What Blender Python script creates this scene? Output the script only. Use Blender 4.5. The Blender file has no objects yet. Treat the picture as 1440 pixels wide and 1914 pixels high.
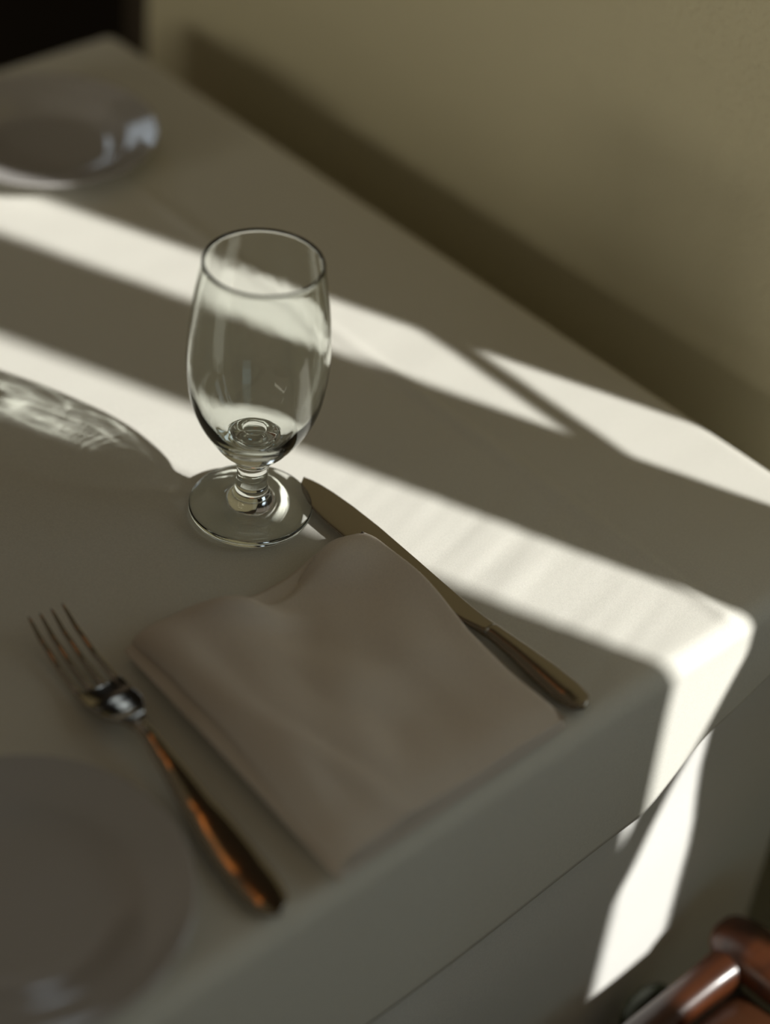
import bpy, bmesh, math, random
from mathutils import Vector, Matrix, noise

random.seed(7)
SC = bpy.context.scene
COL = SC.collection
R = math.radians
T = 0.75                      # height of the table top above the floor

# ------------------------------------------------------------------ camera
YAW, PITCH, ROLL = R(46.46694), R(40.12380), R(6.38360)
F = Vector((math.sin(YAW)*math.cos(PITCH), math.cos(YAW)*math.cos(PITCH), -math.sin(PITCH)))
RT = Vector((math.cos(YAW), -math.sin(YAW), 0.0))
UP = RT.cross(F)
R2 = RT*math.cos(ROLL) + UP*math.sin(ROLL)
U2 = -RT*math.sin(ROLL) + UP*math.cos(ROLL)
cam_data = bpy.data.cameras.new('camera')
cam = bpy.data.objects.new('camera', cam_data)
COL.objects.link(cam)
M = Matrix(((R2.x, U2.x, -F.x, 0.0), (R2.y, U2.y, -F.y, 0.0), (R2.z, U2.z, -F.z, T+0.73576), (0, 0, 0, 1)))
cam.matrix_world = M
cam_data.sensor_fit = 'VERTICAL'
cam_data.sensor_height = 36.0
cam_data.lens = 36.0*3743.12/1914.0
cam_data.clip_start = 0.02
cam_data.dof.use_dof = True
cam_data.dof.focus_distance = 1.105
cam_data.dof.aperture_fstop = 1.95
SC.camera = cam

# ------------------------------------------------------------------ exposure and render feel
SC.view_settings.view_transform = 'Standard'
SC.view_settings.look = 'None'
SC.view_settings.gamma = 1.0
SC.view_settings.use_curve_mapping = False
SC.view_settings.exposure = 0.0
cy = SC.cycles
cy.use_denoising = True
cy.max_bounces = 12
cy.transmission_bounces = 12
cy.glossy_bounces = 5
cy.diffuse_bounces = 4
cy.sample_clamp_indirect = 3.0
cy.blur_glossy = 0.5

# ------------------------------------------------------------------ sun
SUN_EL = R(33.5)
SUN_AZ = Vector((0.375, -0.927, 0.0)).normalized()      # horizontal direction towards the sun
SUN_DIR = Vector((SUN_AZ.x*math.cos(SUN_EL), SUN_AZ.y*math.cos(SUN_EL), math.sin(SUN_EL)))
sd = bpy.data.lights.new('sun', 'SUN')
sd.energy = 5.0
sd.angle = R(0.95)
sd.color = (1.0, 0.985, 0.94)
sd.cycles.is_caustics_light = True
sun = bpy.data.objects.new('sun', sd)
sun.rotation_euler = SUN_DIR.to_track_quat('Z', 'Y').to_euler()
sun.location = (2.5, -3.0, 3.0)
COL.objects.link(sun)

# ------------------------------------------------------------------ world: dim warm room, bright sky low in the window's direction
w = bpy.data.worlds.new('world')
SC.world = w
w.use_nodes = True
nt = w.node_tree
nt.nodes.clear()
o = nt.nodes.new('ShaderNodeOutputWorld')
bg = nt.nodes.new('ShaderNodeBackground')
tc = nt.nodes.new('ShaderNodeTexCoord')
sx = nt.nodes.new('ShaderNodeSeparateXYZ')
nt.links.new(tc.outputs['Generated'], sx.inputs[0])
mrx = nt.nodes.new('ShaderNodeMapRange')
mrx.inputs['From Min'].default_value = 0.15
mrx.inputs['From Max'].default_value = 0.35
nt.links.new(sx.outputs['X'], mrx.inputs['Value'])
mrz = nt.nodes.new('ShaderNodeMapRange')
mrz.inputs['From Min'].default_value = 0.75
mrz.inputs['From Max'].default_value = 0.6
nt.links.new(sx.outputs['Z'], mrz.inputs['Value'])
mu = nt.nodes.new('ShaderNodeMath'); mu.operation = 'MULTIPLY'
nt.links.new(mrx.outputs[0], mu.inputs[0]); nt.links.new(mrz.outputs[0], mu.inputs[1])
mx = nt.nodes.new('ShaderNodeMix'); mx.data_type = 'RGBA'
nt.links.new(mu.outputs[0], mx.inputs['Factor'])
md_ = nt.nodes.new('ShaderNodeMapRange'); md_.inputs['From Min'].default_value = 0.0; md_.inputs['From Max'].default_value = 1.0
nt.links.new(sx.outputs['Z'], md_.inputs['Value'])
mi = nt.nodes.new('ShaderNodeMix'); mi.data_type = 'RGBA'       # the dim interior: dark walls, paler ceiling
nt.links.new(md_.outputs[0], mi.inputs['Factor'])
mi.inputs['A'].default_value = (0.012, 0.011, 0.009, 1)
mi.inputs['B'].default_value = (0.094, 0.079, 0.054, 1)
nt.links.new(mi.outputs['Result'], mx.inputs['A'])
mx.inputs['B'].default_value = (0.85, 0.95, 1.0, 1)          # daylight outside
nt.links.new(mx.outputs['Result'], bg.inputs['Color'])
nt.links.new(bg.outputs[0], o.inputs[0])

def area(name, loc, target, sx_, sy_, power, color):
    d = bpy.data.lights.new(name, 'AREA')
    d.shape = 'RECTANGLE'; d.size = sx_; d.size_y = sy_
    d.energy = power; d.color = color
    ob = bpy.data.objects.new(name, d)
    ob.location = loc
    ob.rotation_euler = (Vector(loc)-Vector(target)).to_track_quat('Z', 'Y').to_euler()
    COL.objects.link(ob)
    return ob
# added fill: cool behind camera for the drape, warm at left for the wall
area('front_fill_light', (-0.5, -2.2, 1.05), (0.6, 0.5, 0.55), 0.9, 1.3, 2.2, (0.58, 0.88, 1.0))
area('left_fill_light', (-2.2, 0.60, 1.30), (0.9, 0.75, 1.0), 1.3, 0.45, 17.0, (1.0, 0.95, 0.78))
area('far_glint_light', (1.16, 2.15, 1.30), (0.6, 0.7, 0.75), 0.16, 0.40, 0.30, (0.75, 0.88, 1.0))  # added small light for a cool highlight on fork neck and plates
area('amber_glint_light', (0.80, 0.93, 1.98), (0.41, 0.46, T), 0.09, 0.20, 0.055, (1.0, 0.30, 0.05))  # added amber light, placed to put an orange stripe on the fork

# ------------------------------------------------------------------ materials
def mat(name, color, rough=0.6, metal=0.0, **kw):
    m = bpy.data.materials.new(name); m.use_nodes = True
    b = m.node_tree.nodes['Principled BSDF']
    b.inputs['Base Color'].default_value = (*color, 1)
    b.inputs['Roughness'].default_value = rough
    b.inputs['Metallic'].default_value = metal
    for k, v in kw.items():
        b.inputs[k.replace('_', ' ')].default_value = v
    return m, m.node_tree, b

def add_bump(t, b, scale, strength, dist, vec=(1, 1, 1), detail=3, extra=None):
    tcn = t.nodes.new('ShaderNodeTexCoord'); mp = t.nodes.new('ShaderNodeMapping')
    mp.inputs['Scale'].default_value = vec
    t.links.new(tcn.outputs['Object'], mp.inputs[0])
    n = t.nodes.new('ShaderNodeTexNoise'); n.inputs['Scale'].default_value = scale; n.inputs['Detail'].default_value = detail
    t.links.new(mp.outputs[0], n.inputs['Vector'])
    bp = t.nodes.new('ShaderNodeBump'); bp.inputs['Strength'].default_value = strength; bp.inputs['Distance'].default_value = dist
    t.links.new(n.outputs['Fac'], bp.inputs['Height'])
    if extra is not None: t.links.new(extra.outputs[0], bp.inputs['Normal'])
    t.links.new(bp.outputs[0], b.inputs['Normal'])
    return bp

def cloth_mat(name, color, weave=0.00012, wrinkle=0.0016):
    m, t, b = mat(name, color, 0.88)
    b.inputs['Sheen Weight'].default_value = 0.12
    b.inputs['Specular IOR Level'].default_value = 0.2
    b1 = add_bump(t, b, 9.0, 0.55, wrinkle, (0.35, 1.0, 0.4), 3)
    b2 = add_bump(t, b, 1400, 0.6, weave, (1, 1, 1), 1, extra=b1)
    # woven colour variation, very faint
    n = t.nodes.new('ShaderNodeTexNoise'); n.inputs['Scale'].default_value = 900; n.inputs['Detail'].default_value = 1
    tcn = t.nodes.new('ShaderNodeTexCoord'); t.links.new(tcn.outputs['Object'], n.inputs['Vector'])
    mm = t.nodes.new('ShaderNodeMix'); mm.data_type = 'RGBA'
    mm.inputs['A'].default_value = (*[c*0.90 for c in color], 1); mm.inputs['B'].default_value = (*[min(1, c*1.07) for c in color], 1)
    t.links.new(n.outputs['Fac'], mm.inputs['Factor']); t.links.new(mm.outputs['Result'], b.inputs['Base Color'])
    return m
M_TOP = cloth_mat('white_overlay_linen', (0.80, 0.785, 0.71))
M_UNDER = cloth_mat('white_undercloth_linen', (0.82, 0.81, 0.77))
M_NAP = cloth_mat('napkin_linen', (0.80, 0.72, 0.63), 0.00008, 0.0012)

M_WALL, t, b = mat('beige_plaster', (0.76, 0.69, 0.47), 0.75)
add_bump(t, b, 230, 0.9, 0.0035, (1, 1, 1), 3)
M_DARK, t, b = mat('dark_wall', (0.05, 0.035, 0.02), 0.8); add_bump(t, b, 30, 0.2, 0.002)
M_FLOOR, t, b = mat('brown_carpet', (0.07, 0.045, 0.022), 0.9); add_bump(t, b, 300, 0.5, 0.003)
M_FRAME, _, _ = mat('window_frame_paint', (0.45, 0.38, 0.25), 0.5)
M_PORC, t, b = mat('white_porcelain', (0.52, 0.50, 0.485), 0.10)
b.inputs['Coat Weight'].default_value = 0.5; b.inputs['Coat Roughness'].default_value = 0.04
M_STEEL, t, b = mat('stainless_steel', (0.40, 0.36, 0.30), 0.13, 1.0); add_bump(t, b, 400, 0.05, 0.0003, (1, 0.05, 1))
M_KNIFE, t, b = mat('brushed_stainless_steel', (0.33, 0.29, 0.235), 0.24, 1.0); add_bump(t, b, 400, 0.08, 0.0003, (1, 0.05, 1))
M_TABLE, _, _ = mat('plain_table_wood', (0.25, 0.14, 0.07), 0.5)
M_WOOD, t, b = mat('reddish_brown_varnished_wood', (0.22, 0.065, 0.018), 0.36)
b.inputs['Coat Weight'].default_value = 0.25; b.inputs['Coat Roughness'].default_value = 0.16
n = t.nodes.new('ShaderNodeTexNoise'); n.inputs['Scale'].default_value = 25; n.inputs['Detail'].default_value = 4
tcn = t.nodes.new('ShaderNodeTexCoord'); mp = t.nodes.new('ShaderNodeMapping'); mp.inputs['Scale'].default_value = (0.3, 4, 4)
t.links.new(tcn.outputs['Object'], mp.inputs[0]); t.links.new(mp.outputs[0], n.inputs['Vector'])
cr = t.nodes.new('ShaderNodeValToRGB'); cr.color_ramp.elements[0].position = 0.35; cr.color_ramp.elements[1].position = 0.7
cr.color_ramp.elements[0].color = (0.035, 0.010, 0.004, 1); cr.color_ramp.elements[1].color = (0.10, 0.027, 0.007, 1)
t.links.new(n.outputs['Fac'], cr.inputs[0]); t.links.new(cr.outputs[0], b.inputs['Base Color'])
M_LEATHER, t, b = mat('dark_brown_leather', (0.075, 0.028, 0.012), 0.28); add_bump(t, b, 250, 0.3, 0.0008)
M_GREEN, t, b = mat('dark_green', (0.025, 0.030, 0.016), 0.5)

M_GLASS = bpy.data.materials.new('clear_glass'); M_GLASS.use_nodes = True
gt = M_GLASS.node_tree; gt.nodes.clear()
go = gt.nodes.new('ShaderNodeOutputMaterial'); gg = gt.nodes.new('ShaderNodeBsdfGlass')
gg.inputs['IOR'].default_value = 1.5; gg.inputs['Roughness'].default_value = 0.0
gg.inputs['Color'].default_value = (0.985, 0.995, 0.985, 1)
gt.links.new(gg.outputs[0], go.inputs[0])

# ------------------------------------------------------------------ helpers
def mesh_obj(name, verts, faces, m, parent=None, smooth=True):
    me = bpy.data.meshes.new(name)
    me.from_pydata([tuple(v) for v in verts], [], faces)
    me.validate(); me.update()
    if smooth:
        for p in me.polygons: p.use_smooth = True
    me.materials.append(m)
    ob = bpy.data.objects.new(name, me)
    COL.objects.link(ob)
    if parent is not None: ob.parent = parent
    return ob

def merge(ob, dist=1e-5):
    bm = bmesh.new(); bm.from_mesh(ob.data)
    bmesh.ops.remove_doubles(bm, verts=bm.verts, dist=dist)
    bmesh.ops.recalc_face_normals(bm, faces=bm.faces)
    bm.to_mesh(ob.data); bm.free()

def thing(name, label, cat, loc=(0, 0, 0), rz=0.0):
    e = bpy.data.objects.new(name, None); COL.objects.link(e)
    e.location = loc; e.rotation_euler = (0, 0, rz); e.empty_display_size = 0.05
    e['label'] = label; e['category'] = cat
    return e

def tag(ob, label, cat):
    ob['label'] = label; ob['category'] = cat
    return ob

def boxes(name, bl, m, parent=None, bevel=0.0):
    vs, fs = [], []
    for (x0, x1, y0, y1, z0, z1) in bl:
        k = len(vs)
        vs += [(x0, y0, z0), (x1, y0, z0), (x1, y1, z0), (x0, y1, z0), (x0, y0, z1), (x1, y0, z1), (x1, y1, z1), (x0, y1, z1)]
        fs += [(k, k+3, k+2, k+1), (k+4, k+5, k+6, k+7), (k, k+1, k+5, k+4), (k+1, k+2, k+6, k+5), (k+2, k+3, k+7, k+6), (k+3, k, k+4, k+7)]
    ob = mesh_obj(name, vs, fs, m, parent, smooth=False)
    if bevel:
        md = ob.modifiers.new('bevel', 'BEVEL'); md.width = bevel; md.segments = 3
    return ob

def lathe(name, prof, m, parent=None, seg=128, loc=(0, 0, 0)):
    """closed profile [(r, z)...] from axis to axis"""
    vs, rings = [], []
    for r, z in prof:
        if r < 1e-7:
            rings.append([len(vs)]); vs.append((loc[0], loc[1], loc[2]+z))
        else:
            rings.append(list(range(len(vs), len(vs)+seg)))
            for i in range(seg):
                a = 2*math.pi*i/seg
                vs.append((loc[0]+r*math.cos(a), loc[1]+r*math.sin(a), loc[2]+z))
    fs = []
    for A, B in zip(rings, rings[1:]):
        for i in range(seg):
            j = (i+1) % seg
            if len(A) == 1 and len(B) == 1: continue
            if len(A) == 1: fs.append((A[0], B[j], B[i]))
            elif len(B) == 1: fs.append((A[i], A[j], B[0]))
            else: fs.append((A[i], A[j], B[j], B[i]))
    ob = mesh_obj(name, vs, fs, m, parent)
    merge(ob, 1e-7)
    return ob

def spline(pts, n=12):
    """Catmull-Rom through tuples"""
    out = []
    P = [pts[0]] + list(pts) + [pts[-1]]
    for i in range(1, len(P)-2):
        for k in range(n):
            s = k/n
            out.append(tuple(0.5*((2*b_) + (-a+c)*s + (2*a-5*b_+4*c-d)*s*s + (-a+3*b_-3*c+d)*s**3) for a, b_, c, d in zip(P[i-1], P[i], P[i+1], P[i+2])))
    out.append(tuple(pts[-1]))
    return out

def interp(tab, x):
    if x <= tab[0][0]: return tab[0][1]
    for (a, b_), (c, d) in zip(tab, tab[1:]):
        if x <= c:
            s = (x-a)/(c-a); s = s*s*(3-2*s)*0.5+s*0.5
            return b_+(d-b_)*s
    return tab[-1][1]

def loft(name, stations, m, parent=None, seg=28, power=2.4):
    """stations: (centre Vector, half-width vector, half-height vector)"""
    vs, fs = [], []
    for c, hw, hh in stations:
        for i in range(seg):
            a = 2*math.pi*i/seg
            ca, sa = math.cos(a), math.sin(a)
            u = math.copysign(abs(ca)**(2/power), ca); v = math.copysign(abs(sa)**(2/power), sa)
            vs.append(Vector(c)+Vector(hw)*u+Vector(hh)*v)
    n = len(stations)
    for k in range(n-1):
        for i in range(seg):
            j = (i+1) % seg
            fs.append((k*seg+i, k*seg+j, (k+1)*seg+j, (k+1)*seg+i))
    fs.append(tuple(range(seg))[::-1]); fs.append(tuple((n-1)*seg+i for i in range(seg)))
    ob = mesh_obj(name, vs, fs, m, parent)
    merge(ob, 1e-7)
    return ob

# ------------------------------------------------------------------ room
WX = 0.93                                   # inner face of the right wall
Y_FAR = 1.245                               # where the right wall ends
O1 = (0.150, 0.332)                         # opening 1 along the wall (near the table)
O2 = (-0.274, -0.064)                       # opening 2
SILL, HEAD = T+0.04, T+1.35
WT = 0.012                                  # glazing frame depth
bl = [(WX, WX+0.02, O1[1], Y_FAR-0.03, 0, 2.7), (WX, WX+0.02, O2[1], O1[0], 0, 2.7), (WX, WX+0.02, -3.0, O2[0], 0, 2.7),
      (WX, WX+0.02, O1[0], O1[1], 0, SILL), (WX, WX+0.02, O2[0], O2[1], 0, SILL),
      (WX, WX+0.02, O1[0], O1[1], HEAD, 2.7), (WX, WX+0.02, O2[0], O2[1], HEAD, 2.7)]
wr = boxes('wall_right', bl, M_WALL); wr['kind'] = 'structure'
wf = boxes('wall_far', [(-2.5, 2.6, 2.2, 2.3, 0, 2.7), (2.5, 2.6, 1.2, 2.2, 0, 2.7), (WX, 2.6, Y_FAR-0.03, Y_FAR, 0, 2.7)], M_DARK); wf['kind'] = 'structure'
tr = boxes('reflection_panel_1', [(WX-0.012, WX, 0.45, Y_FAR, T+0.52, T+1.5)], M_DARK); tr['kind'] = 'structure'  # added unseen dark panel, so fork and knife reflect something dark
fl = boxes('floor', [(-2.5, 3.0, -3.0, 2.3, -0.05, 0.0)], M_FLOOR); fl['kind'] = 'structure'
wn = boxes('window_1', [(WX+0.006, WX+0.013, O1[0]-0.004, O1[1]+0.004, T+0.274, T+0.289)], M_FRAME); wn['kind'] = 'structure'
wn2 = boxes('window_2', [(WX+0.006, WX+0.013, O2[0]-0.004, O2[1]+0.004, T+0.286, T+0.323), (WX+0.002, WX+0.018, O2[0]-0.004, O2[1]+0.004, HEAD-0.02, HEAD)], M_FRAME); wn2['kind'] = 'structure'

# ------------------------------------------------------------------ table and its two cloths
X0, X1, Y0, Y1 = 0.107, 0.852, 0.412, 1.158
tb = thing('dining_table', 'square wooden dining table standing under the white cloths beside the wall', 'table', ((X0+X1)/2, (Y0+Y1)/2, 0))
def local(bx_, e): return [(a-e.location.x, b_-e.location.x, c-e.location.y, d-e.location.y, f_, g) for a, b_, c, d, f_, g in bx_]
boxes('tabletop', local([(X0+.014, X1-.014, Y0+.052, Y1-.014, T-.028, T-.005)], tb), M_TABLE, tb, .003)
for lx in (X0+.05, X1-.10):
    for ly in (Y0+.07, Y1-.10):
        boxes('leg', local([(lx, lx+.05, ly, ly+.05, 0, T-.035)], tb), M_TABLE, tb, .003)

def fbm(x, y, z=0.0): return noise.noise(Vector((x, y, z)))

def cloth(name, m, rect, ztop, Rb, hem, flare, ripple, top_fn, cell, thick):
    x0, x1, y0, y1 = rect
    ax, bx2, ay, by = x0+Rb, x1-Rb, y0+Rb, y1-Rb
    nx = max(2, int((bx2-ax)/cell)); ny = max(2, int((by-ay)/cell))
    vs, fs = [], []
    for j in range(ny+1):
        for i in range(nx+1):
            x = ax+(bx2-ax)*i/nx; y = ay+(by-ay)*j/ny
            vs.append(Vector((x, y, ztop+top_fn(x, y))))
    def idx(i, j): return j*(nx+1)+i
    for j in range(ny):
        for i in range(nx):
            fs.append((idx(i, j), idx(i+1, j), idx(i+1, j+1), idx(i, j+1)))
    per = []      # (base index, normal)
    nc = 10
    def corner(i, j, a0):
        for k in range(nc+1):
            a = a0+math.pi/2*k/nc
            per.append((idx(i, j), Vector((math.cos(a), math.sin(a), 0))))
    for i in range(1, nx): per.append((idx(i, 0), Vector((0, -1, 0))))
    corner(nx, 0, -math.pi/2)
    for j in range(1, ny): per.append((idx(nx, j), Vector((1, 0, 0))))
    corner(nx, ny, 0)
    for i in range(nx-1, 0, -1): per.append((idx(i, ny), Vector((0, 1, 0))))
    corner(0, ny, math.pi/2)
    for j in range(ny-1, 0, -1): per.append((idx(0, j), Vector((-1, 0, 0))))
    corner(0, 0, math.pi)
    rows = []
    nb, nd = 7, 26
    prev = [p[0] for p in per]
    for k in range(1, nb+nd+1):
        cur = []
        for bi, nrm in per:
            base = vs[bi]
            if k <= nb:
                th = math.pi/2*k/nb
                off = Rb*math.sin(th); z = -Rb*(1-math.cos(th))
                tt = 0
            else:
                tt = (k-nb)/nd
                h = hem(base.x, base.y, nrm)
                z = -Rb-(h-Rb)*tt
                off = Rb+flare(base.x, base.y, nrm, tt)+ripple(base.x, base.y, nrm, tt)
            cur.append(len(vs))
            p = base+nrm*off
            p.z = ztop+z+(base.z-ztop)*(1-min(1, k/nb))
            vs.append(p)
        n = len(per)
        for i in range(n):
            j = (i+1) % n
            if prev[i] == prev[j]: fs.append((prev[i], cur[i], cur[j]))
            else: fs.append((prev[i], cur[i], cur[j], prev[j]))
        prev = cur
    ob = mesh_obj(name, vs, fs, m)
    if thick:
        md = ob.modifiers.new('cloth_thickness', 'SOLIDIFY'); md.thickness = thick; md.offset = -1
    return ob

def bumpf(d, wd): return math.exp(-(d/wd)**2)
def top_relief(x, y):
    z = 0.0
    # ironed crease along the table
    cx_ = 0.7255+0.004*(y-0.65)
    d = x-cx_
    z += 0.0024*max(0.0, 1-abs(d)/0.008)**1.2
    z += 0.0008*max(0.0, 1-abs(x-0.345)/0.012)**1.3
    # soft rolls in the cloth
    z += 0.0009*fbm(x*5, y*9, 2.0) + 0.00035*fbm(x*12+5, y*34, 7.0)
    # fine puckers crossing the lit band
    wgt = bumpf(x-0.655, 0.06)*bumpf(y-0.52, 0.13)
    q = (y-0.25*(x-0.65))
    z += wgt*(0.0010*fbm(x*6, q*60, 3.3)+0.00055*fbm(x*10, q*130, 9.3))
    # keep the cloth flat where glass, plates, knife, fork and napkin stand
    for px, py, rr in ((0.571, 0.647, 0.05), (0.307, 0.493, 0.1), (0.705, 1.037, 0.1), (0.52, 0.51, 0.11)):
        z *= 1-math.exp(-((x-px)**2+(y-py)**2)**2/rr**4)
    return max(z, -0.0006)

HEM = [(0.10, 0.138), (0.464, 0.129), (0.668, 0.114), (0.72, 0.076), (0.78, 0.058), (0.852, 0.055)]
def hem_top(x, y, n):
    if n.y < -0.7: return interp(HEM, x)
    return 0.10
def fl_top(x, y, n, tt):
    if n.y < -0.7: return 0.002*tt**1.5
    return 0.006*tt
def rip_top(x, y, n, tt):
    return 0.0008*tt*fbm((x-y)*9, tt*0.6, 1.7)
tc_ = cloth('overlay_tablecloth', M_TOP, (X0, X1, Y0, Y1), T, 0.012, hem_top, fl_top, rip_top, top_relief, 0.0034, 0.0)
md = tc_.modifiers.new('cloth_thickness', 'SOLIDIFY'); md.thickness = 0.0012; md.offset = -1
tag(tc_, 'white linen overlay cloth on the table top with short hemmed front edge', 'tablecloth')
def smooth(q):
    q = min(1, max(0, q)); return q*q*(3-2*q)
def hem_u(x, y, n): return 0.60
def fl_u(x, y, n, tt):
    if n.y < -0.7: 
        d = interp([(0.1, 0.006), (0.852, 0.004)], x)
        return -d*min(1, tt/0.1)+(d+0.001)*smooth((tt-0.185)/0.12)
    return 0.004*tt
def rip_u(x, y, n, tt): return 0.002*tt*fbm((x-y)*6, tt*0.5, 4.1)
uc = cloth('tablecloth', M_UNDER, (X0+.0035, X1-.0035, Y0+.0035, Y1-.0035), T-0.0022, 0.010, hem_u, fl_u, rip_u, lambda x, y: -0.0008, 0.02, 0.001)
tag(uc, 'long white undercloth hanging below the shorter overlay cloth to the chair', 'tablecloth')

# ------------------------------------------------------------------ goblet
GX, GY = 0.571, 0.647
outer = spline([(0.0, 0.0005), (0.012, 0.0004), (0.024, 0.0002), (0.0305, 0.0001), (0.0335, 0.0004), (0.0347, 0.0018), (0.0347, 0.0036), (0.0336, 0.0049),
                (0.028, 0.0060), (0.021, 0.0068), (0.0147, 0.0078), (0.0119, 0.0116), (0.0097, 0.0165), (0.0088, 0.0225), (0.0087, 0.0285), (0.0095, 0.0335),
                (0.0118, 0.0382), (0.0154, 0.0420), (0.0200, 0.0470), (0.0255, 0.0550), (0.0312, 0.0655), (0.0355, 0.0780), (0.0377, 0.0930), (0.0384, 0.1060),
                (0.0379, 0.1200), (0.0364, 0.1350), (0.0343, 0.1500), (0.0320, 0.1630)], 6)
rim = [(0.0318, 0.1650), (0.03145, 0.1659), (0.0309, 0.1661), (0.0304, 0.1657), (0.0303, 0.1646)]
inner = spline([(0.0303, 0.1640), (0.0328, 0.1500), (0.0350, 0.1350), (0.0365, 0.1200), (0.0370, 0.1060), (0.0362, 0.0930), (0.0339, 0.0795), (0.0295, 0.0680),
                (0.0240, 0.0590), (0.0190, 0.0545), (0.0158, 0.0530), (0.0140, 0.0532), (0.0128, 0.0545), (0.0105, 0.0556), (0.0070, 0.0557), (0.0055, 0.0550), (0.0, 0.0548)], 6)
gl = lathe('water_goblet', outer+rim+inner, M_GLASS, None, 160)
for vtx in gl.data.vertices:       # blown glass is never perfectly even
    rr = math.hypot(vtx.co.x, vtx.co.y)
    if vtx.co.z > 0.060 and vtx.co.z < 0.160:
        a = math.atan2(vtx.co.y, vtx.co.x)
        fade = min(1, (vtx.co.z-0.060)/0.02)*min(1, (0.160-vtx.co.z)/0.02)
        k = 1+fade*0.0011*noise.noise(Vector((math.cos(a)*7, math.sin(a)*7, vtx.co.z*30+rr*900)))
        vtx.co.x *= k; vtx.co.y *= k
gl.location = (GX, GY, T+0.0028)
gl.rotation_euler = (0, 0, 0)
tag(gl, 'empty clear stemmed water goblet standing upright between the knife and far plate', 'glass')
try:
    gl.cycles.is_caustics_caster = True
    tc_.cycles.is_caustics_receiver = True; uc.cycles.is_caustics_receiver = True
except Exception as ex:
    print('caustics', ex)

# ------------------------------------------------------------------ plates
pp = spline([(0.0, 0.0045), (0.030, 0.0045), (0.042, 0.0050), (0.050, 0.0075), (0.057, 0.0112), (0.063, 0.0132), (0.072, 0.0155), (0.0795, 0.0178)], 6) + \
     spline([(0.0806, 0.0184), (0.0813, 0.0178), (0.0810, 0.0165), (0.072, 0.0125), (0.060, 0.0082), (0.051, 0.0035), (0.046, 0.0006), (0.0435, 0.0), (0.0415, 0.0006), (0.040, 0.0018), (0.030, 0.0020), (0.0, 0.0020)], 5)
def plate(name, label, x, y, s):
    p = lathe(name, [(r*s, z*s) for r, z in pp], M_PORC, None, 144)
    p.location = (x, y, T+0.0012)
    return tag(p, label, 'plate')
plate('bread_plate', 'round white porcelain plate in the near corner beside the fork handle', 0.307, 0.493, 1.0)
plate('bread_plate', 'round white porcelain plate far back on the table beyond the goblet', 0.7065, 1.036, 0.95)

# ------------------------------------------------------------------ knife
kn = thing('table_knife', 'stainless table knife lying right of the napkin, blade tip near the goblet foot', 'knife', (0.607, 0.53, T+0.001))
L_ = [(0.4200, 0.6065), (0.4215, 0.6025), (0.425, 0.5998), (0.435, 0.5985), (0.45, 0.5995), (0.47, 0.6018), (0.487, 0.6027), (0.50, 0.6010), (0.515, 0.5985), (0.535, 0.5962),
      (0.56, 0.5947), (0.59, 0.5940), (0.612, 0.5945), (0.628, 0.5970), (0.637, 0.6005), (0.643, 0.6045), (0.6465, 0.6095), (0.6472, 0.6110)]
R_ = [(0.4200, 0.6070), (0.4215, 0.6115), (0.425, 0.6150), (0.435, 0.6165), (0.45, 0.6165), (0.47, 0.6150), (0.487, 0.6135), (0.50, 0.6132), (0.515, 0.6134), (0.535, 0.6143),
      (0.56, 0.6157), (0.59, 0.6172), (0.612, 0.6172), (0.628, 0.6162), (0.637, 0.6150), (0.643, 0.6135), (0.6465, 0.6120), (0.6472, 0.6113)]
def lin(tab, x):
    if x <= tab[0][0]: return tab[0][1]
    for (a, b_), (c, d) in zip(tab, tab[1:]):
        if x <= c: return b_+(d-b_)*(x-a)/(c-a)
    return tab[-1][1]
def knife_part(y_a, y_b, n, hfun, zc, power, name):
    st = []
    for k in range(n+1):
        s = k/n
        if name == 'handle': s = s**1.6
        else: s = 1-(1-s)**1.6
        y = y_a+(y_b-y_a)*s
        l, r = lin(L_, y), lin(R_, y)
        st.append((Vector(((l+r)/2-0.607, y-0.53, zc(y))), Vector(((r-l)/2, 0, -0.0006 if name == 'blade' else 0)), Vector((0, 0, hfun(y)))))
    return loft(name, st, M_KNIFE, kn, 32, power)
knife_part(0.4200, 0.492, 60, lambda y: 0.0004+0.0036*min(1, max(0, (y-0.42)/0.012))**0.5*lin([(0.42, 1), (0.455, 1), (0.492, 0.72)], y), lambda y: 0.0044+0.0003*(y-0.42)/0.07, 2.2, 'handle')
knife_part(0.490, 0.6472, 70, lambda y: lin([(0.49, 0.0029), (0.505, 0.0014), (0.53, 0.0009), (0.6472, 0.0005)], y), lambda y: 0.0045+0.0003*(y-0.49)/0.15, 3.2, 'blade')

# ------------------------------------------------------------------ fork (local: s along +y)
fk = thing('table_fork', 'four-tined stainless table fork lying between the near plate and the napkin', 'fork', (0.3995, 0.417, T+0.0012), R(-6.6))
WS = [(0, .0015), (.0012, .0060), (.003, .0120), (.007, .0178), (.013, .0212), (.022, .0226), (.04, .0224), (.055, .0205), (.075, .0160), (.095, .0120), (.115, .0082), (.125, .0078), (.131, .0110), (.137, .0190), (.143, .0238), (.150, .0254), (.166, .0252)]
ZS = [(0, .0026), (.03, .0032), (.07, .0075), (.10, .0130), (.118, .0158), (.130, .0145), (.142, .0100), (.155, .0062), (.170, .0040), (.188, .0042), (.205, .0072), (.222, .0130)]
def zs(s):
    return interp(ZS, s)
def fst(s, w_, h_, xo=0.0):
    e = 0.0015; dz = (zs(s+e)-zs(s-e))/(2*e); n = Vector((0, -dz, 1)).normalized()
    return (Vector((xo, s, zs(s))), Vector((w_/2, 0, 0)), n*h_)
st = []
for k in range(61):
    s = 0.128*(k/60)**1.25
    st.append(fst(s, lin(WS, s), lin([(0, .0007), (.01, .0017), (.08, .0020), (.128, .0019)], s)))
loft('handle', st, M_STEEL, fk, 28, 2.3)
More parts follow.
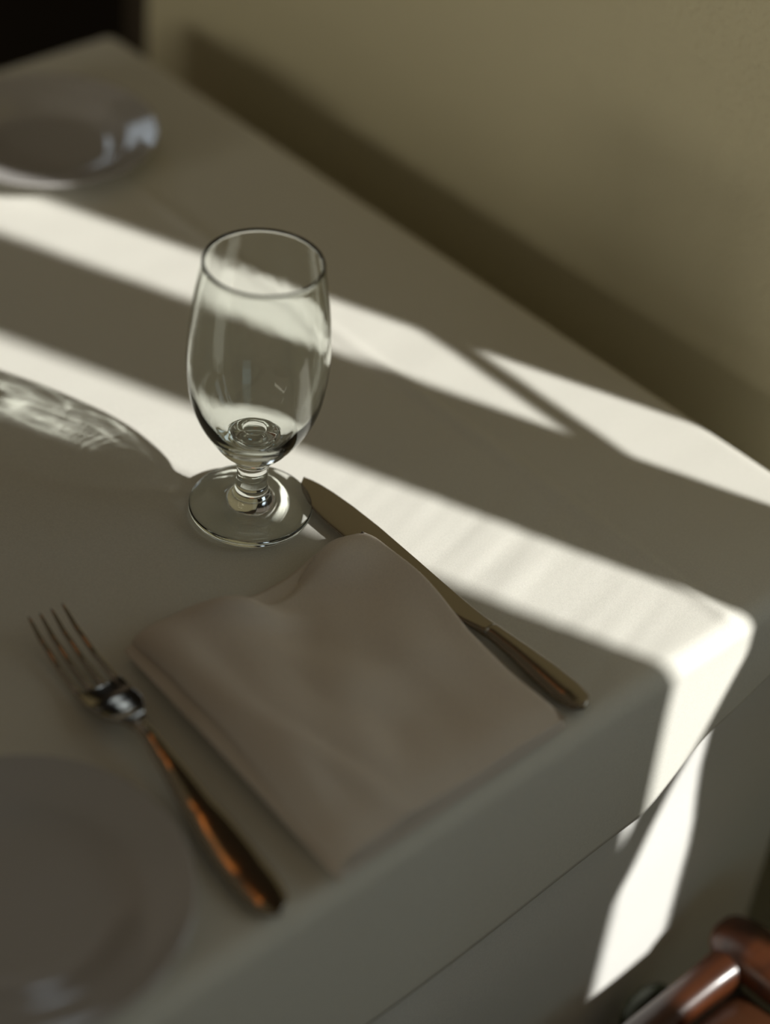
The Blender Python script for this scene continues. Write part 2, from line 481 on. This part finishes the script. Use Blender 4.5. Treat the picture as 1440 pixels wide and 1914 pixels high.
# head: dished plate with scalloped tine roots
def head_mesh():
    nx, ny = 40, 22
    top, bot = [], []
    tw, gap = 0.0036, 0.0036
    for j in range(ny+1):
        for i in range(nx+1):
            u = -1+2*i/nx
            smax = 0.1665
            s = 0.1255+(smax-0.1255)*j/ny
            wd = lin(WS, s)/2
            x = u*wd
            dish = 0.0016*(u*u)*min(1, max(0, (s-0.130)/0.012))
            th = lin([(0.125, 0.0019), (0.14, 0.0010), (0.167, 0.0009)], s)
            top.append(Vector((x, s, zs(s)+dish+th))); bot.append(Vector((x, s, zs(s)+dish-th)))
    vs = top+bot; N = len(top); fs = []
    def I(i, j): return j*(nx+1)+i
    for j in range(ny):
        for i in range(nx):
            fs.append((I(i, j), I(i+1, j), I(i+1, j+1), I(i, j+1)))
            fs.append((N+I(i, j), N+I(i, j+1), N+I(i+1, j+1), N+I(i+1, j)))
    for j in range(ny):
        fs.append((I(0, j), I(0, j+1), N+I(0, j+1), N+I(0, j)))
        fs.append((I(nx, j), N+I(nx, j), N+I(nx, j+1), I(nx, j+1)))
    for i in range(nx):
        fs.append((I(i, 0), N+I(i, 0), N+I(i+1, 0), I(i+1, 0)))
        fs.append((I(i, ny), I(i+1, ny), N+I(i+1, ny), N+I(i, ny)))
    ob = mesh_obj('head', vs, fs, M_STEEL, fk)
    merge(ob, 1e-6)
    md = ob.modifiers.new('bevel', 'BEVEL'); md.width = 0.0005; md.segments = 2; md.limit_method = 'ANGLE'
head_mesh()
for k, (xr, xt) in enumerate(((-.0108, -.0098), (-.0036, -.0033), (.0036, .0033), (.0108, .0098))):
    st = []
    for q in range(41):
        s = 0.1560+(0.2215-0.156)*q/40
        f_ = q/40
        wd = lin([(0, .0046), (.14, .0044), (.25, .0037), (.8, .0027), (.97, .0017), (1, .0006)], f_)
        c, hw, hh = fst(s, wd, lin([(0, .0007), (.2, .0010), (.85, .0009), (1, .0004)], f_), xr+(xt-xr)*f_)
        c.z += 0.0016*(xr/.0127)**2*(1-f_*0.4)
        st.append((c, hw, hh))
    loft('tine', st, M_STEEL, fk, 16, 2.8)

# ------------------------------------------------------------------ napkin, folded in layers
def napkin():
    nv = 70
    # cross-section path: (fraction across, height, layer number)
    path = []
    def seg_line(f0, f1, z, lay, n=40):
        for i in range(n): path.append((f0+(f1-f0)*i/(n-1), z, lay))
    def fold(f, z0, z1, side, la, lb, n=7):
        for i in range(1, n):
            a = math.pi*i/n
            path.append((f+side*0.020*math.sin(a), (z0+z1)/2-(z1-z0)/2*math.cos(a), la+(lb-la)*i/n))
    Z = [0.0012, 0.0034, 0.0068, 0.0112]
    seg_line(0.030, 0.975, Z[0], 0); fold(0.975, Z[0], Z[1], 1, 0, 1)
    seg_line(0.975, 0.035, Z[1], 1); fold(0.035, Z[1], 0.0046, -1, 1, 2)
    path.append((0.055, 0.0047, 2)); path.append((0.075, 0.0053, 2))
    seg_line(0.095, 0.965, Z[2], 2); fold(0.965, Z[2], Z[3], 1, 2, 3)
    seg_line(0.965, 0.135, Z[3], 3, 60)
    for i in range(1, 15):       # the top layer rolls over and down along its left edge
        a = math.pi*0.5*i/14
        path.append((0.135-0.122*math.sin(a), Z[3]-0.0050*(1-math.cos(a)), 3))
    path.append((0.016, Z[3]-0.0056, 3)); path.append((0.035, Z[3]-0.0057, 3))
    LN, LF = Vector((0.4285, 0.4150)), Vector((0.4410, 0.5945))
    RN, RF = Vector((0.5915, 0.4180)), Vector((0.6035, 0.5900))
    vs, fs = [], []
    for j in range(nv+1):
        v = j/nv
        for f, z, lay in path:
            k = lay/3.0
            l = LN.lerp(LF, v); r = RN.lerp(RF, v)
            fr = f
            bow_r = 0.0055*math.sin(math.pi*min(1, max(0, (v-0.45)/0.55)))*k       # right edge bulges near the far corner
            p = l.lerp(r, fr)
            x = p.x+bow_r*max(0, fr)**3
            # left edges of each layer step sideways a little
            x += 0.0050*k*k*(1-fr)**4 + 0.0020*math.sin(3.1*v+lay*1.9)*(1-fr)**6
            y = p.y
            if v > 0.5:       # the far edge of the upper layers sags back between the corners
                e = (v-0.5)/0.5
                y -= e*e*0.0150*k**3*math.exp(-((fr-0.52)/0.24)**2)
                y -= e**4*0.004*(1-k)*math.sin(math.pi*fr)
                y -= e**3*0.003*math.exp(-((fr-1.0)/0.08)**2)
            spread = 1+0.95*max(0, 1-fr)**1.3                      # thicker at the left edge
            zz = z*spread
            lift = 0.0095*k*math.exp(-((fr-0.40+0.9*(v-0.9))/0.10)**2)*math.exp(-((v-0.91)/0.09)**2)
            lift += 0.0050*k*math.exp(-((fr-0.88)/0.12)**2)*math.exp(-((v-0.95)/0.08)**2)
            lift -= 0.0035*k*math.exp(-((fr-0.62)/0.13)**2)*math.exp(-((v-0.80)/0.20)**2)
            lift += 0.0040*k*math.exp(-((fr-0.10)/0.09)**2)*math.sin(math.pi*min(1, v*1.02))
            lift += 0.0075*k*fbm(fr*2.6+1.3, v*2.4, 0.4) + 0.0042*k*fbm(fr*5.5+4, v*4.0, 3.4)
            dgl = (fr-0.16)-(0.35-v)*0.35
            lift += 0.0050*k*math.exp(-(dgl/0.045)**2)*math.exp(-(v/0.4)**2)
            lift *= 0.30+0.70*smooth(v/0.22)
            zz += lift
            zz = max(zz, 0.0008+0.0022*lay)
            # ends sink
            if k > 0.9:
                zz -= 0.0030*math.exp(-(v/0.05)**2)
                zz -= 0.0060*math.exp(-((1-v)/0.030)**2)*(0.35+0.65*math.exp(-((fr-0.5)/0.3)**2))
            vs.append(Vector((x-0.515, y-0.505, zz)))
    n = len(path)
    for j in range(nv):
        for i in range(n-1):
            fs.append((j*n+i, (j+1)*n+i, (j+1)*n+i+1, j*n+i+1))
    ob = mesh_obj('folded_napkin', vs, fs, M_NAP)
    md = ob.modifiers.new('cloth_thickness', 'SOLIDIFY'); md.thickness = 0.0009; md.offset = 0
    ob.location = (0.515, 0.505, T+0.0012)
    tag(ob, 'folded white linen napkin lying on the table corner between fork and knife', 'napkin')
    return ob
napkin()

# ------------------------------------------------------------------ chair drawn up to the table, seen from above at the corner
ch = thing('dining_chair', 'varnished reddish brown wooden chair with dark seat pushed against the hanging cloth', 'chair', (0.58, 0.15, 0))
def C3(x, y, z): return Vector((x-0.58, y-0.15, T+z))
def tube(name, pts, rad, m, parent, power=2.3, seg=24, n=10):
    """pts (x,y,z,half width,half height)"""
    P = spline([tuple(C3(*p[:3]))+tuple(p[3:]) for p in pts], n)
    st = []
    for k, p in enumerate(P):
        a = Vector(P[max(0, k-1)][:3]); c = Vector(P[min(len(P)-1, k+1)][:3])
        t_ = (c-a).normalized()
        side = t_.cross(Vector((0, 0, 1)))
        if side.length < 0.2: side = Vector((1, 0, 0))
        side.normalize(); up = side.cross(t_).normalized()
        st.append((Vector(p[:3]), side*p[3], up*p[4]))
    return loft(name, st, m, parent, seg, power)
tube('front_rail', [(0.40, 0.369, -0.275, .012, .013), (0.50, 0.369, -0.275, .012, .013), (0.62, 0.369, -0.275, .012, .013), (0.70, 0.369, -0.274, .012, .013), (0.735, 0.368, -0.272, .013, .014), (0.756, 0.366, -0.270, .015, .015)], 0, M_WOOD, ch)
for sx in (1, -1):
    X = lambda d: 0.58+sx*(d-0.58)
    tube('side_rail', [(X(0.757), 0.3880, -0.268, .004, .004), (X(0.7572), 0.3860, -0.267, .012, .009), (X(0.7575), 0.379, -0.265, .0175, .013), (X(0.758), 0.362, -0.264, .0195, .015), (X(0.759), 0.33, -0.266, .018, .015), (X(0.760), 0.25, -0.268, .014, .014), (X(0.758), 0.10, -0.268, .013, .014), (X(0.755), -0.05, -0.268, .013, .014)], 0, M_WOOD, ch)
def pillow(name, x0, x1, y0, y1, z0, z1, m, rad):
    nx, ny = 40, 40
    vs, fs = [], []
    for j in range(ny+1):
        for i in range(nx+1):
            u, v = -1+2*i/nx, -1+2*j/ny
            e = max(0, 1-abs(u)**6)*max(0, 1-abs(v)**6)
            vs.append(C3((x0+x1)/2+u*(x1-x0)/2, (y0+y1)/2+v*(y1-y0)/2, z0+(z1-z0)*e**0.5*(0.86+0.14*(1-u*u)*(1-v*v))))
    for j in range(ny):
        for i in range(nx):
            k = j*(nx+1)+i
            fs.append((k, k+1, k+nx+2, k+nx+1))
    ob = mesh_obj(name, vs, fs, m, ch)
    md = ob.modifiers.new('pad_thickness', 'SOLIDIFY'); md.thickness = 0.02; md.offset = -1
    return ob
pillow('seat', 0.412, 0.748, -0.045, 0.360, -0.285, -0.255, M_LEATHER, 0.022)
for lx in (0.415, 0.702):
    tube('leg', [(lx, 0.388, -0.294, .004, .004), (lx, 0.390, -0.297, .018, .011), (lx, 0.390, -0.312, .022, .013), (lx, 0.390, -0.40, .020, .013), (lx, 0.386, -0.748, .010, .010)], 0, M_GREEN, ch)  # front legs in plain dark green, wide with rounded tops
for sx in (1, -1):
    lx = 0.58+sx*0.175
    tube('leg', [(lx, -0.06, -0.27, .015, .015), (lx, -0.07, -0.50, .013, .013), (lx, -0.09, -0.748, .010, .010)], 0, M_WOOD, ch)
    tube('back_post', [(lx, -0.055, -0.28, .015, .015), (lx, -0.085, -0.12, .014, .014), (lx, -0.12, 0.10, .012, .012)], 0, M_WOOD, ch)
tube('backrest', [(0.405, -0.12, 0.085, .010, .035), (0.50, -0.145, 0.09, .010, .04), (0.58, -0.152, 0.09, .010, .042), (0.66, -0.145, 0.09, .010, .04), (0.755, -0.12, 0.085, .010, .035)], 0, M_WOOD, ch)

# ------------------------------------------------------------------ padded chair added out of view at left, to shade napkin and table
lc = thing('dining_chair', 'dark high-backed padded chair added out of view left of the table to block light', 'chair', (-0.28, 0.62, 0))
def rounded_box(name, x0, x1, y0, y1, z0, z1, m, parent, rad):
    ob = boxes(name, [(x0-0.16, x1-0.16, y0-0.62, y1-0.62, z0, z1)], m, parent)
    for p in ob.data.polygons: p.use_smooth = True
    md = ob.modifiers.new('bevel', 'BEVEL'); md.width = rad; md.segments = 6
    return ob
rounded_box('seat', -0.02, 0.38, 0.40, 0.84, 0.42, 0.49, M_LEATHER, lc, 0.025)
rounded_box('backrest', -0.065, -0.015, 0.36, 0.86, 0.52, 1.04, M_LEATHER, lc, 0.022)
for lx in (-0.04, 0.34):
    for ly in (0.42, 0.82):
        rounded_box('leg', lx-.018, lx+.018, ly-.018, ly+.018, 0.0, 0.425 if lx > 0 else 0.56, M_WOOD, lc, 0.005)
print('done')
